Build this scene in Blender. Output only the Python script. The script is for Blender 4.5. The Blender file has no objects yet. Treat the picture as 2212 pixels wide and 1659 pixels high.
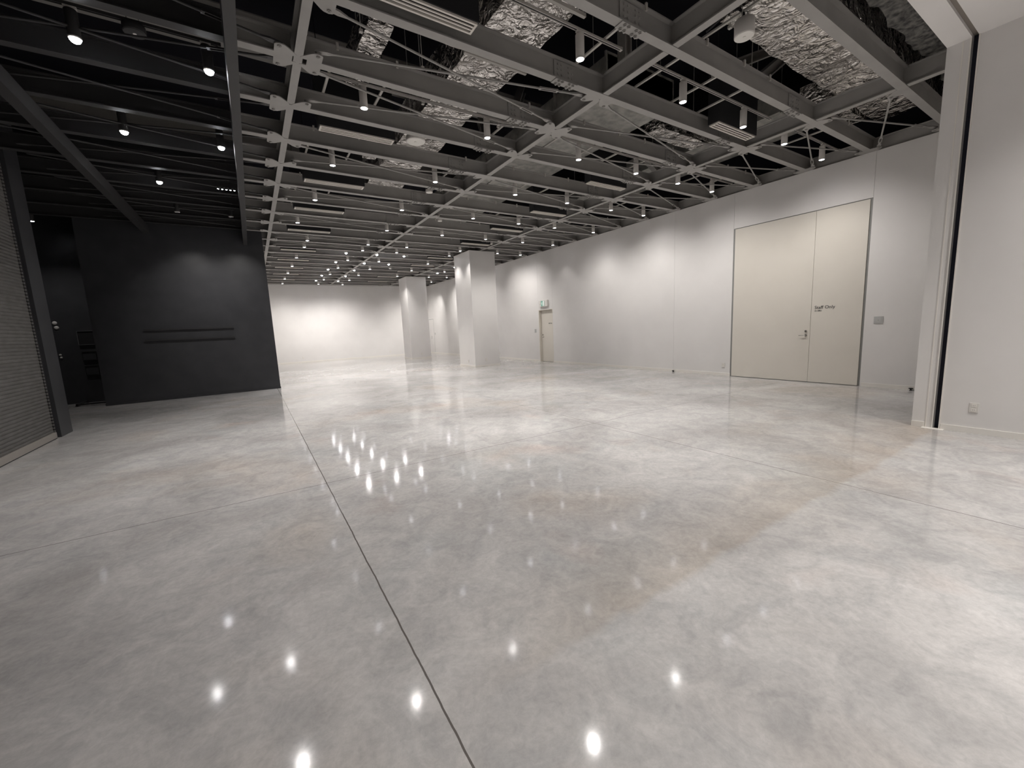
import bpy, math, random
from mathutils import Vector, Matrix, noise

R = math.radians
sc = bpy.context.scene
col = sc.collection

# ------------------------------------------------------------------ camera
F_PX, YAW, PITCH, ROLL = 872.595, 0.563301, -0.139515, -0.0454738
cam_d = bpy.data.cameras.new('camera')
cam_d.sensor_width = 36.0
cam_d.lens = F_PX * 36.0 / 2212.0
cam_d.clip_start = 0.05
cam_d.clip_end = 200
cam = bpy.data.objects.new('camera', cam_d)
col.objects.link(cam)
fw = Vector((math.sin(YAW) * math.cos(PITCH), math.cos(YAW) * math.cos(PITCH), math.sin(PITCH)))
rt = Vector((math.cos(YAW), -math.sin(YAW), 0))
up = rt.cross(fw)
r2 = math.cos(ROLL) * rt + math.sin(ROLL) * up
u2 = -math.sin(ROLL) * rt + math.cos(ROLL) * up
M = Matrix((r2, u2, -fw)).transposed().to_4x4()
M.translation = Vector((0, 0, 1.6))
cam.matrix_world = M
sc.camera = cam

# ------------------------------------------------------------------ world and exposure
w = bpy.data.worlds.new('world')
sc.world = w
w.use_nodes = True
w.node_tree.nodes['Background'].inputs[0].default_value = (0.5, 0.5, 0.55, 1)
w.node_tree.nodes['Background'].inputs[1].default_value = 0.0
sc.view_settings.view_transform = 'Standard'
sc.view_settings.look = 'None'
sc.view_settings.gamma = 1
sc.view_settings.use_curve_mapping = False
sc.view_settings.exposure = 0.2

LAMP_W = 150.0          # watts of one ceiling spotlight
LAMP_C = (1.0, 0.957, 0.922)

# ------------------------------------------------------------------ layout (metres)
Z0 = 4.77               # underside of the beams
ZT = 5.03               # top of the beams
GX = [0.81, 4.565, 8.32, 11.02]     # girders
XW = 10.95              # right wall face
YF = 28.3               # far wall face
YB = 14.85              # black wall face
def by(k): return 4.485 + 1.1165 * k
NB = 21
BR = {0, 1, 3, 5, 7, 9, 10, 12, 14, 16, 18, 20}     # bays with tie rods in the middle panels
LIT = [-1, 1, 3, 5, 7, 9, 10, 12, 14, 16, 18, 20]   # bays with lighting track
VENT = [-1, 2, 4, 6, 8, 11, 13, 15, 17, 19]
ORD = ['first', 'second', 'third', 'fourth', 'fifth', 'sixth', 'seventh', 'eighth', 'ninth', 'tenth', 'eleventh',
       'twelfth', 'thirteenth', 'fourteenth', 'fifteenth', 'sixteenth', 'seventeenth', 'eighteenth', 'nineteenth',
       'twentieth', 'twenty-first', 'twenty-second', 'twenty-third', 'twenty-fourth', 'twenty-fifth']
def bay_name(k): return ORD[k + 2] + ' bay from the camera'

# ------------------------------------------------------------------ materials
def mat(name, c, rough=0.6, metal=0.0, emit=None, es=0.0, spec=0.5):
    m = bpy.data.materials.new(name)
    m.use_nodes = True
    b = m.node_tree.nodes['Principled BSDF']
    b.inputs['Base Color'].default_value = (*c, 1)
    b.inputs['Roughness'].default_value = rough
    b.inputs['Metallic'].default_value = metal
    b.inputs['Specular IOR Level'].default_value = spec
    if emit:
        b.inputs['Emission Color'].default_value = (*emit, 1)
        b.inputs['Emission Strength'].default_value = es
        m.cycles.emission_sampling = 'NONE'
    return m

def nodes(m):
    nt = m.node_tree
    return nt, nt.nodes, nt.links, nt.nodes['Principled BSDF']

def mottle(m, scale, c1, c2, lo=0.35, hi=0.65, detail=6, bump=0.0, stretch=(1, 1, 1)):
    nt, n, l, b = nodes(m)
    tc = n.new('ShaderNodeNewGeometry')
    mp = n.new('ShaderNodeMapping')
    mp.inputs['Scale'].default_value = stretch
    l.new(tc.outputs['Position'], mp.inputs[0])
    no = n.new('ShaderNodeTexNoise')
    no.inputs['Scale'].default_value = scale
    no.inputs['Detail'].default_value = detail
    l.new(mp.outputs[0], no.inputs['Vector'])
    cr = n.new('ShaderNodeValToRGB')
    cr.color_ramp.elements[0].position = lo
    cr.color_ramp.elements[0].color = (*c1, 1)
    cr.color_ramp.elements[1].position = hi
    cr.color_ramp.elements[1].color = (*c2, 1)
    l.new(no.outputs['Fac'], cr.inputs[0])
    l.new(cr.outputs[0], b.inputs['Base Color'])
    if bump:
        bp = n.new('ShaderNodeBump')
        bp.inputs['Strength'].default_value = bump
        bp.inputs['Distance'].default_value = 0.01
        l.new(no.outputs['Fac'], bp.inputs['Height'])
        l.new(bp.outputs[0], b.inputs['Normal'])
    return m

WHITE = (0.80, 0.782, 0.765)
m_wall = mottle(mat('wall_paint', WHITE, 0.85, spec=0.2), 1.3, (0.785, 0.767, 0.75), (0.815, 0.797, 0.78))
m_trim = mat('white_trim', (0.86, 0.83, 0.78), 0.4)
m_cream = mottle(mat('cream_door', (0.74, 0.70, 0.63), 0.6, spec=0.3), 1.1, (0.73, 0.69, 0.62), (0.76, 0.72, 0.65))
m_black = mottle(mat('black_wall_paint', (0.03, 0.031, 0.035), 0.34, spec=0.5), 2.5, (0.045, 0.046, 0.051), (0.055, 0.056, 0.061))
m_blackst = mat('black_steel_paint', (0.036, 0.035, 0.036), 0.5)
m_deck = mat('black_deck', (0.012, 0.012, 0.016), 0.9, spec=0.1)
m_steel = mottle(mat('grey_steel_paint', (0.33, 0.32, 0.305), 0.55), 3.0, (0.315, 0.305, 0.29), (0.35, 0.34, 0.325), bump=0.05)
m_galv = mottle(mat('galvanised_sheet', (0.4, 0.4, 0.38), 0.5, 0.5), 6.0, (0.30, 0.30, 0.28), (0.48, 0.47, 0.44), detail=3)
m_lampb = mat('lamp_body_white', (0.72, 0.69, 0.66), 0.45)
m_lens = mat('lamp_lens', (1, 1, 1), 0.3, emit=(0.93, 0.95, 1.0), es=28)
m_lens2 = mat('lamp_lens_bright', (1, 1, 1), 0.3, emit=(0.93, 0.95, 1.0), es=60)
m_grille = mat('grille_white', (0.72, 0.68, 0.62), 0.45)
m_boxb = mat('black_box', (0.012, 0.012, 0.014), 0.7)
m_dark = mat('dark_gap', (0.02, 0.022, 0.04), 0.7)
m_gap = mat('door_gap_grey', (0.27, 0.27, 0.26), 0.6)
m_chrome = mat('satin_steel', (0.6, 0.58, 0.55), 0.25, 1.0)
m_plate = mat('switch_plate_grey', (0.52, 0.52, 0.51), 0.5)
m_plasw = mat('outlet_plastic', (0.74, 0.72, 0.68), 0.4)
m_text = mat('sign_black', (0.05, 0.05, 0.05), 0.6)
m_green = mat('sign_green', (0.02, 0.33, 0.22), 0.4, emit=(0.02, 0.45, 0.30), es=0.08)
m_signw = mat('sign_white', (0.9, 0.95, 0.92), 0.4, emit=(0.85, 1.0, 0.95), es=0.15)
m_shut = mottle(mat('shutter_slats', (0.16, 0.155, 0.15), 0.45, 0.2), 5, (0.13, 0.125, 0.12), (0.17, 0.165, 0.16), stretch=(1, 1, 3))
m_shutb = mat('shutter_bar', (0.42, 0.39, 0.36), 0.4, 0.3)
m_wool = mottle(mat('grey_wool', (0.16, 0.16, 0.155), 0.95, spec=0.1), 14, (0.07, 0.07, 0.07), (0.24, 0.235, 0.22))
m_track = mat('track_grey', (0.50, 0.48, 0.45), 0.5)
m_soff = mat('soffit_track', (0.30, 0.27, 0.24), 0.6)

# crumpled foil
m_foil = mat('crumpled_foil', (0.9, 0.87, 0.84), 0.22, 1.0)
nt, n, l, b = nodes(m_foil)
g = n.new('ShaderNodeNewGeometry')
nz = n.new('ShaderNodeTexNoise'); nz.inputs['Scale'].default_value = 3.0; nz.inputs['Detail'].default_value = 3
l.new(g.outputs['Position'], nz.inputs['Vector'])
mx = n.new('ShaderNodeMixRGB'); mx.inputs[0].default_value = 0.22
l.new(g.outputs['Position'], mx.inputs[1]); l.new(nz.outputs['Color'], mx.inputs[2])
vo = n.new('ShaderNodeTexVoronoi'); vo.feature = 'F1'; vo.inputs['Scale'].default_value = 6.5
l.new(mx.outputs[0], vo.inputs['Vector'])
v2 = n.new('ShaderNodeTexNoise'); v2.inputs['Scale'].default_value = 5; v2.inputs['Detail'].default_value = 2.5; v2.inputs['Distortion'].default_value = 3.0
l.new(g.outputs['Position'], v2.inputs['Vector'])
ad = n.new('ShaderNodeMath'); ad.operation = 'MULTIPLY_ADD'; ad.inputs[1].default_value = 1.3
l.new(v2.outputs['Fac'], ad.inputs[0]); l.new(vo.outputs[0], ad.inputs[2])
bp = n.new('ShaderNodeBump'); bp.inputs['Strength'].default_value = 1.0; bp.inputs['Distance'].default_value = 0.05
l.new(ad.outputs[0], bp.inputs['Height']); l.new(bp.outputs[0], b.inputs['Normal'])

# polished concrete floor with saw-cut joints
m_floor = mat('polished_concrete', (0.55, 0.53, 0.50), 0.2, spec=0.24)
nt, n, l, b = nodes(m_floor)
g = n.new('ShaderNodeNewGeometry')
def noise_tex(scale, detail=6, rough=0.55, dist=0.0, off=(0, 0, 0), st=(1, 1, 1)):
    mp = n.new('ShaderNodeMapping'); mp.inputs['Location'].default_value = off; mp.inputs['Scale'].default_value = st
    l.new(g.outputs['Position'], mp.inputs[0])
    t = n.new('ShaderNodeTexNoise')
    t.inputs['Scale'].default_value = scale; t.inputs['Detail'].default_value = detail
    t.inputs['Roughness'].default_value = rough; t.inputs['Distortion'].default_value = dist
    l.new(mp.outputs[0], t.inputs['Vector'])
    return t.outputs['Fac']
def ramp(fac, stops):
    cr = n.new('ShaderNodeValToRGB')
    while len(cr.color_ramp.elements) < len(stops): cr.color_ramp.elements.new(0.5)
    for e, (p, c) in zip(cr.color_ramp.elements, stops):
        e.position = p; e.color = (*c, 1)
    l.new(fac, cr.inputs[0])
    return cr.outputs[0]
def mixc(a, c, fac, mode='MIX'):
    m = n.new('ShaderNodeMixRGB'); m.blend_type = mode
    if isinstance(fac, float): m.inputs[0].default_value = fac
    else: l.new(fac, m.inputs[0])
    l.new(a, m.inputs[1]); l.new(c, m.inputs[2])
    return m.outputs[0]
big = ramp(noise_tex(0.55, 5, 0.55, 0.6), [(0.30, (0.39, 0.378, 0.37)), (0.5, (0.50, 0.49, 0.482)), (0.70, (0.61, 0.598, 0.59))])
warm = ramp(noise_tex(0.5, 4, 0.5, 0.3, (7, 3, 0)), [(0.55, (1, 1, 1)), (0.75, (1.0, 0.93, 0.86))])
cool = ramp(noise_tex(0.75, 5, 0.6, 0.5, (-4, 9, 0)), [(0.52, (1, 1, 1)), (0.72, (0.92, 0.945, 0.955))])
pink = ramp(noise_tex(0.9, 3, 0.5, 0.2, (21, -9, 0)), [(0.62, (1, 1, 1)), (0.80, (1.04, 0.945, 0.90))])
mid = ramp(noise_tex(3.2, 8, 0.68, 1.2), [(0.34, (0.83, 0.835, 0.84)), (0.62, (1.06, 1.05, 1.045))])
fine = ramp(noise_tex(24, 8, 0.75, 0.4), [(0.33, (0.87, 0.87, 0.87)), (0.62, (1.05, 1.05, 1.05))])
c = mixc(big, warm, 1.0, 'MULTIPLY')
c = mixc(c, cool, 1.0, 'MULTIPLY')
c = mixc(c, pink, 1.0, 'MULTIPLY')
c = mixc(c, mid, 1.0, 'MULTIPLY')
c = mixc(c, fine, 1.0, 'MULTIPLY')
sp = n.new('ShaderNodeSeparateXYZ'); l.new(g.outputs['Position'], sp.inputs[0])
wob = noise_tex(5, 3)
# tan colour band across the floor below the partition track, edge uneven
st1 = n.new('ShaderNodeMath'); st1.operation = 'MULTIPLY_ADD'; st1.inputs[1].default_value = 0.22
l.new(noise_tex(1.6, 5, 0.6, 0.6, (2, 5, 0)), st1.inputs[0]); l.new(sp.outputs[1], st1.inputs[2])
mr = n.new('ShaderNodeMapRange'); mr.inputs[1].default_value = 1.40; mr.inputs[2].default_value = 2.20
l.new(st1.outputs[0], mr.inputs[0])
tan_band = ramp(mr.outputs[0], [(0.0, (1, 1, 1)), (0.13, (1, 1, 1)), (0.20, (0.90, 0.855, 0.80)), (0.42, (0.93, 0.90, 0.865)), (1.0, (1, 1, 1))])
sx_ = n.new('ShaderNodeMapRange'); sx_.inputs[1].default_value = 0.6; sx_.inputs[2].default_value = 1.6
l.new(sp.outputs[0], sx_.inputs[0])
c = mixc(c, tan_band, sx_.outputs[0], 'MULTIPLY')
def joint(axis, pos, wdt):
    s = n.new('ShaderNodeMath'); s.operation = 'SUBTRACT'; s.inputs[1].default_value = pos
    l.new(sp.outputs[axis], s.inputs[0])
    w1 = n.new('ShaderNodeMath'); w1.operation = 'MULTIPLY_ADD'; w1.inputs[1].default_value = 0.012
    l.new(wob, w1.inputs[0]); l.new(s.outputs[0], w1.inputs[2])
    w2 = n.new('ShaderNodeMath'); w2.operation = 'SUBTRACT'; w2.inputs[1].default_value = 0.006; l.new(w1.outputs[0], w2.inputs[0])
    a = n.new('ShaderNodeMath'); a.operation = 'ABSOLUTE'; l.new(w2.outputs[0], a.inputs[0])
    t = n.new('ShaderNodeMath'); t.operation = 'LESS_THAN'; t.inputs[1].default_value = wdt; l.new(a.outputs[0], t.inputs[0])
    return t.outputs[0]
js = None
for ax, ps, wd in ((0, 0.51, 0.0045), (1, 4.70, 0.0038), (0, 4.52, 0.0038), (1, 13.2, 0.003), (1, 21.6, 0.003)):
    j = joint(ax, ps, wd)
    if js is None: js = j
    else:
        mxx = n.new('ShaderNodeMath'); mxx.operation = 'MAXIMUM'; l.new(j, mxx.inputs[0]); l.new(js, mxx.inputs[1]); js = mxx.outputs[0]
dk = n.new('ShaderNodeRGB'); dk.outputs[0].default_value = (0.13, 0.12, 0.11, 1)
c = mixc(c, dk.outputs[0], js)
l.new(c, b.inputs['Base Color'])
rr = n.new('ShaderNodeMapRange'); rr.inputs[3].default_value = 0.05; rr.inputs[4].default_value = 0.12
l.new(noise_tex(2.2, 6, 0.65, 0.5, (3, 3, 3)), rr.inputs[0]); l.new(rr.outputs[0], b.inputs['Roughness'])
fb = n.new('ShaderNodeBump'); fb.inputs['Strength'].default_value = 0.03; fb.inputs['Distance'].default_value = 0.004
l.new(noise_tex(3.0, 4), fb.inputs['Height']); l.new(fb.outputs[0], b.inputs['Normal'])

# ------------------------------------------------------------------ mesh helpers
class MB:
    def __init__(s): s.v = []; s.f = []
    def box(s, x0, x1, y0, y1, z0, z1):
        i = len(s.v)
        s.v += [(x0, y0, z0), (x1, y0, z0), (x1, y1, z0), (x0, y1, z0), (x0, y0, z1), (x1, y0, z1), (x1, y1, z1), (x0, y1, z1)]
        s.f += [(i, i+3, i+2, i+1), (i+4, i+5, i+6, i+7), (i, i+1, i+5, i+4), (i+1, i+2, i+6, i+5), (i+2, i+3, i+7, i+6), (i+3, i, i+4, i+7)]
        return s
    def cyl(s, p, q, r, seg=12, r1=None, caps=True):
        p = Vector(p); q = Vector(q); d = (q - p).normalized()
        a = Vector((0, 0, 1)) if abs(d.z) < 0.9 else Vector((1, 0, 0))
        u = d.cross(a).normalized(); v = d.cross(u)
        r1 = r if r1 is None else r1
        i = len(s.v)
        for c0, rad in ((p, r), (q, r1)):
            for k in range(seg):
                t = 2 * math.pi * k / seg
                s.v.append(tuple(c0 + rad * (math.cos(t) * u + math.sin(t) * v)))
        for k in range(seg):
            k2 = (k + 1) % seg
            s.f.append((i + k, i + k2, i + seg + k2, i + seg + k))
        if caps:
            s.f.append(tuple(i + k for k in reversed(range(seg))))
            s.f.append(tuple(i + seg + k for k in range(seg)))
        return s
    def tube(s, pts, r, seg=8):
        for a, c in zip(pts[:-1], pts[1:]): s.cyl(a, c, r, seg)
        return s
    def prism(s, poly, z0, z1):
        i = len(s.v); k = len(poly)
        ar = sum(poly[j][0] * poly[(j+1) % k][1] - poly[(j+1) % k][0] * poly[j][1] for j in range(k))
        if ar < 0: poly = poly[::-1]
        s.v += [(x, y, z0) for x, y in poly] + [(x, y, z1) for x, y in poly]
        s.f.append(tuple(i + j for j in reversed(range(k))))
        s.f.append(tuple(i + k + j for j in range(k)))
        for j in range(k):
            j2 = (j + 1) % k
            s.f.append((i + j, i + j2, i + k + j2, i + k + j))
        return s
    def mesh(s, name, m, smooth=False, bevel=0):
        me = bpy.data.meshes.new(name)
        me.from_pydata(s.v, [], s.f)
        me.materials.append(m)
        me.validate(); me.update()
        if smooth:
            me.polygons.foreach_set('use_smooth', [True] * len(me.polygons))
        return me

def ob(name, me, parent=None, loc=(0, 0, 0), rz=0.0):
    o = bpy.data.objects.new(name, me)
    col.objects.link(o)
    o.location = loc
    o.rotation_euler = (0, 0, rz)
    if parent: o.parent = parent
    return o
def part(name, mb, m, parent=None, loc=(0, 0, 0), label=None, smooth=False):
    o = ob(name, mb.mesh(name, m, smooth), parent, loc)
    if label: o['label'] = label
    return o
def tag(o, label, cat, group=None):
    o['label'] = label; o['category'] = cat
    if group: o['group'] = group
    return o
def struct(name, mb, m):
    o = part(name, mb, m); o['kind'] = 'structure'; return o
def empty(name, loc, label, cat, group=None, rz=0.0):
    o = bpy.data.objects.new(name, None); col.objects.link(o)
    o.empty_display_size = 0.1
    o.location = loc; o.rotation_euler = (0, 0, rz)
    return tag(o, label, cat, group)
def bevel(o, wd=0.003, seg=2):
    md = o.modifiers.new('bevel', 'BEVEL'); md.width = wd; md.segments = seg; md.limit_method = 'ANGLE'
    return o

# ------------------------------------------------------------------ the room
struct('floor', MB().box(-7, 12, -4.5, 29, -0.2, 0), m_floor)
struct('ceiling', MB().box(-7, 12.4, -4.5, 29, 7.3, 7.5), m_deck)
wf = struct('wall_back', MB().box(0.3, 11.6, YF, YF + 0.2, 0, 4.77).box(0.3, 11.6, YF + 0.05, YF + 0.2, 4.77, 7.3), m_wall)
# seams in the long right wall: panels with thin shadow gaps
seams = [1.66, 3.27, 6.108, 7.88, 13.83, 14.84, 19.5, 25.0, YF + 0.2]
wr = MB()
G = 0.002
for a, c2 in zip(seams[:-1], seams[1:]):
    y0, y1 = a + G, c2 - G
    if a == 3.27: wr.box(XW, XW + 0.25, y0, y1, 3.882, 4.77)
    elif a == 13.83: wr.box(XW, XW + 0.25, y0, y1, 2.31, 4.77)
    else: wr.box(XW, XW + 0.25, y0, y1, 0, 4.77)
struct('wall_right', wr, m_wall)
struct('wall_right_inner', MB().box(XW + 0.012, XW + 0.24, 1.66, YF, 3.9, 4.765).box(XW + 0.012, XW + 0.24, 6.0, 13.8, 0.0, 4.765)
       .box(XW + 0.012, XW + 0.24, 1.66, 3.2, 0, 4.765).box(XW + 0.012, XW + 0.24, 14.9, YF, 0, 4.765), m_gap)
struct('wall_right_near', MB().box(7.58, 7.95, 1.45, 1.66, 0, 4.75).box(7.58, 7.95, -4.5, 1.395, 0, 4.75).box(7.95, 12.4, -4.5, 1.66, 0, 7.3), m_wall)
struct('wall_right_upper', MB().box(XW + 0.25, XW + 0.4, 1.66, YF, 0, 7.3), m_deck)
struct('wall_front', MB().box(-7, 7.9, -4.5, -4.3, 0, 4.75), m_black)
struct('ceiling_near', MB().box(-7, 7.95, -4.5, 1.395, 4.75, 5.5).box(-7, 7.95, 1.45, 1.66, 4.75, 7.3), m_wall)
struct('trim_1', MB().box(-6.9, 7.65, 1.395, 1.45, 4.79, 4.9), m_soff)
struct('trim_2', MB().box(7.66, 7.72, 1.39, 1.455, 0.002, 4.79), m_dark)
struct('trim_3', MB().box(7.565, 7.60, 1.45, 1.462, 0, 4.75).box(7.565, 7.60, 1.383, 1.395, 0, 4.75).box(7.572, 7.60, 1.515, 1.525, 0, 4.75), m_trim)
struct('baseboard_right_near', MB().box(7.567, 7.58, 1.53, 1.66, 0, 0.075).box(7.567, 7.58, -4.3, 1.38, 0, 0.075), m_trim)
struct('trim_4', MB().box(7.50, 7.60, 1.34, 1.55, 0, 0.006), m_trim)
bb = MB()
for y0, y1 in ((1.66, 3.24), (6.10, 13.82), (14.86, YF)): bb.box(XW - 0.012, XW, y0, y1, 0, 0.08)
struct('baseboard_right', bb, m_trim)
struct('baseboard_back', MB().box(0.6, XW - 0.012, YF - 0.012, YF, 0, 0.08), m_trim)
# black part on the left
struct('wall_left', MB().box(-3.48, 0.60, YB, 16.6, 0, 7.3).box(-6.2, -3.48, 16.27, 16.6, 0, 7.3).box(-6.4, -6.2, 10.5, 16.6, 0, 7.3)
       .box(-6.4, -3.4, 10.5, 10.98, 0, 7.3).box(-3.6, -3.3, -4.5, 10.3, 4.9, 7.3), m_black)
struct('baseboard_left', MB().box(-3.49, 0.608, YB - 0.012, YB, 0, 0.06), m_black)
struct('wall_left_far', MB().box(0.3, 0.6, 16.6, YF, 0, 7.3), m_wall)
struct('trim_5', MB().box(0.10, 0.20, 1.66, YB, 4.40, 4.765), m_blackst)
struct('trim_6', MB().box(-2.15, -2.02, 1.66, YB, 4.55, 4.765), m_blackst)

# ------------------------------------------------------------------ columns
def column(x0, x1, y0, y1, lab):
    c0 = empty('column', ((x0 + x1) / 2, (y0 + y1) / 2, 0), lab, 'column', 'square white columns in the hall'); c0['kind'] = 'thing'
    hx, hy = (x1 - x0) / 2, (y1 - y0) / 2
    part('shaft', MB().box(-hx, hx, -hy, hy, 0, 4.752), m_wall, c0)
    part('baseboard', MB().box(-hx - 0.012, hx + 0.012, -hy - 0.012, -hy, 0, 0.075).box(-hx - 0.012, hx + 0.012, hy, hy + 0.012, 0, 0.075)
         .box(-hx - 0.012, -hx, -hy, hy, 0, 0.075).box(hx, hx + 0.012, -hy, hy, 0, 0.075), m_trim, c0)
column(7.76, 8.94, 15.07, 16.55, 'square white column nearer the camera, tallest in the picture')
column(7.82, 9.0, 23.25, 24.6, 'square white column farther back, left of the nearer column')

# ------------------------------------------------------------------ steel
def h_section(L, w_, d=0.26, tw=0.010, tf=0.014):
    return MB().box(0, L, -w_/2, w_/2, 0, tf).box(0, L, -tw/2, tw/2, tf, d - tf).box(0, L, -w_/2, w_/2, d - tf, d)
XS, XE = 0.15, 11.195
me_beam = h_section(XE - XS, 0.112).mesh('beam_profile', m_steel)
me_beam_cut = h_section(XE - GX[0] - 0.09, 0.112).mesh('beam_profile_cut', m_steel)
me_beam_far = h_section(XE - 0.61, 0.112).mesh('beam_profile_far', m_steel)
me_stub = h_section(GX[0] - 0.06 - XS, 0.112).mesh('beam_stub', m_steel)
me_beam_b = h_section(6.3, 0.112).mesh('black_beam_profile', m_blackst)
# gusset: origin at the beam edge, +x away from girder, +y away from beam
gp = [(-0.01, 0), (-0.01, 0.03), (0.085, 0.125), (0.12, 0.15), (0.165, 0.158), (0.20, 0.148), (0.215, 0.13), (0.215, 0)]
def gusset_mesh(sx, sy, m):
    mb = MB().prism([(sx * x, sy * y) for x, y in gp], 0.0, 0.012)
    mb.cyl((sx * 0.165, sy * 0.115, -0.012), (sx * 0.165, sy * 0.115, 0.04), 0.022, 10)
    mb.cyl((sx * 0.165, sy * 0.115, -0.018), (sx * 0.165, sy * 0.115, -0.012), 0.012, 6)
    return mb.mesh('gusset_plate', m)
GM = {(sx, sy, bl): gusset_mesh(sx, sy, m_blackst if bl else m_steel) for sx in (1, -1) for sy in (1, -1) for bl in (0, 1)}
sp_mb = MB().box(-0.18, 0.18, -0.058, 0.058, -0.012, 0).box(-0.18, 0.18, -0.02, -0.006, 0.03, 0.23)
BOLT = [(sx * x, sy * 0.034) for x in (0.06, 0.12) for sx in (1, -1) for sy in (1, -1)]
sp_full = MB(); sp_full.v = list(sp_mb.v); sp_full.f = list(sp_mb.f)
for x, y in BOLT: sp_full.cyl((x, y, -0.030), (x, y, -0.012), 0.014, 6)
webb = MB()
for x in (-0.12, -0.06, 0.06, 0.12):
    for z in (0.07, 0.13, 0.19): webb.cyl((x, -0.034, z), (x, -0.02, z), 0.013, 6)
i0 = len(sp_full.v); sp_full.v += webb.v; sp_full.f += [tuple(a + i0 for a in f) for f in webb.f]
i0 = len(sp_mb.v); sp_mb.v += webb.v; sp_mb.f += [tuple(a + i0 for a in f) for f in webb.f]
me_splice = sp_mb.mesh('splice_plate', m_steel)
me_splice_full = sp_full.mesh('splice_plate_far', m_steel)
me_bolt = MB().cyl((0, 0, -0.012), (0, 0, 0), 0.021, 6).cyl((0, 0, -0.024), (0, 0, -0.012), 0.014, 8).mesh('bolt', m_steel)

def braced(k, panel):
    """are there rods in bay k of this panel (0 = left of the first girder)"""
    if k < -2 or k > NB - 1: return False
    if panel == 0: return -1 <= k <= 8
    if panel in (1, 2): return k in BR
    return k >= -2
for k in range(-2, NB + 1):
    cut = k in (0, 1)
    far = by(k) > YB
    x0 = GX[0] + 0.09 if cut else (0.61 if far else XS)
    lab = 'grey painted steel cross beam, ' + ORD[k + 2] + ' from the camera, over the hall'
    o = ob('steel_beam', me_beam_cut if cut else (me_beam_far if far else me_beam), None, (x0, by(k), Z0))
    tag(o, lab, 'beam', 'steel cross beams over the hall'); o['kind'] = 'thing'
    if cut:
        s_ = ob('beam_stub', me_stub, o, (XS - x0, 0, 0))
    for gi, gx in enumerate(GX):
        for side in (-1, 1):          # -1: left of girder (panel gi), +1: right (panel gi+1)
            pan = gi if side < 0 else gi + 1
            if pan > 3 or (far and pan == 0): continue
            for sy, bay in ((1, k), (-1, k - 1)):
                if braced(bay, pan):
                    off = -0.03 if gi == 3 else 0.0
                    ob('gusset_plate', GM[(side, sy, 0)], o, (gx - x0 + side * 0.03 + off, sy * 0.054, 0.0))
    for gi in ((1, 2) if k > -2 else ()):
        near = k <= 4
        s_ = ob('splice_plate', me_splice if near else me_splice_full, o, (GX[gi] - 0.70 - x0, 0, 0))
        if near:
            for x, y in BOLT: ob('bolt', me_bolt, s_, (x, y, -0.012))
    # black painted continuation to the left
    if by(k) < YB - 0.1:
        ob_ = ob('black_steel_beam', me_beam_b, None, (-6.16, by(k), Z0 + 0.0005))
        tag(ob_, 'black painted steel beam in the dark area, ' + ORD[k + 2] + ' from the camera', 'beam', 'black beams over the dark area')
# girders, broken at every cross beam
for gi, gx in enumerate(GX):
    gw = 0.092 if gi == 0 else 0.10
    mb = MB()
    ys = [1.66] + [by(k) for k in range(-2, NB + 1)] + [YF]
    for a, c2 in zip(ys[:-1], ys[1:]):
        ga = 0.063 if a > 1.7 else 0.0
        gb = 0.063 if c2 < YF - 0.1 else 0.0
        if gi == 0:
            if abs(a - by(0)) < .01 or abs(a - by(1)) < .01: ga = 0
            if abs(c2 - by(0)) < .01 or abs(c2 - by(1)) < .01: gb = 0
        a2, c3 = a + ga, c2 - gb
        mb.box(gx - gw/2, gx + gw/2, a2, c3, Z0 + 0.003, Z0 + 0.017)
        mb.box(gx - 0.005, gx + 0.005, a2 - (0.055 if ga else 0), c3 + (0.055 if gb else 0), Z0 + 0.017, ZT - 0.016)
        mb.box(gx - gw/2, gx + gw/2, a2, c3, ZT - 0.016, ZT - 0.002)
    o = part('steel_girder', mb, m_steel)
    tag(o, ['grey steel girder running away beside the dark area, leftmost of the hall girders',
            'grey steel girder running away over the middle of the hall',
            'grey steel girder running away over the two white columns',
            'grey steel girder running along the top of the long right wall'][gi], 'girder', 'girders running the length of the hall')

# tie rods
def rod(p, q, turn, m, lab, grp, z):
    p = Vector(p); q = Vector(q); L = (q - p).length; ang = math.atan2(q.y - p.y, q.x - p.x)
    o = part('brace_rod', MB().cyl((0.10, 0, 0), (L * turn - 0.12, 0, 0), 0.0135, 10).cyl((L * turn + 0.12, 0, 0), (L - 0.10, 0, 0), 0.0135, 10), m)
    o.location = (p.x, p.y, z); o.rotation_euler = (0, 0, ang)
    tag(o, lab, 'rod', grp)
    for x, s in ((0, 1), (L, -1)):
        mb = MB()
        pts = [(x - s * 0.03, -0.02), (x + s * 0.03, -0.032), (x + s * 0.10, -0.032), (x + s * 0.15, -0.018), (x + s * 0.185, -0.011), (x + s * 0.185, 0.011), (x + s * 0.15, 0.018), (x + s * 0.10, 0.032), (x + s * 0.03, 0.032), (x - s * 0.03, 0.02)]
        mb.prism(pts, -0.009, 0.011)
        part('clevis', mb, m, o)
    x = L * turn
    part('turnbuckle', MB().box(x - 0.12, x + 0.12, 0.016, 0.026, -0.01, 0.01).box(x - 0.12, x + 0.12, -0.026, -0.016, -0.01, 0.01)
         .box(x - 0.14, x - 0.11, -0.026, 0.026, -0.012, 0.012).box(x + 0.11, x + 0.14, -0.026, 0.026, -0.012, 0.012), m, o)
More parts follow.
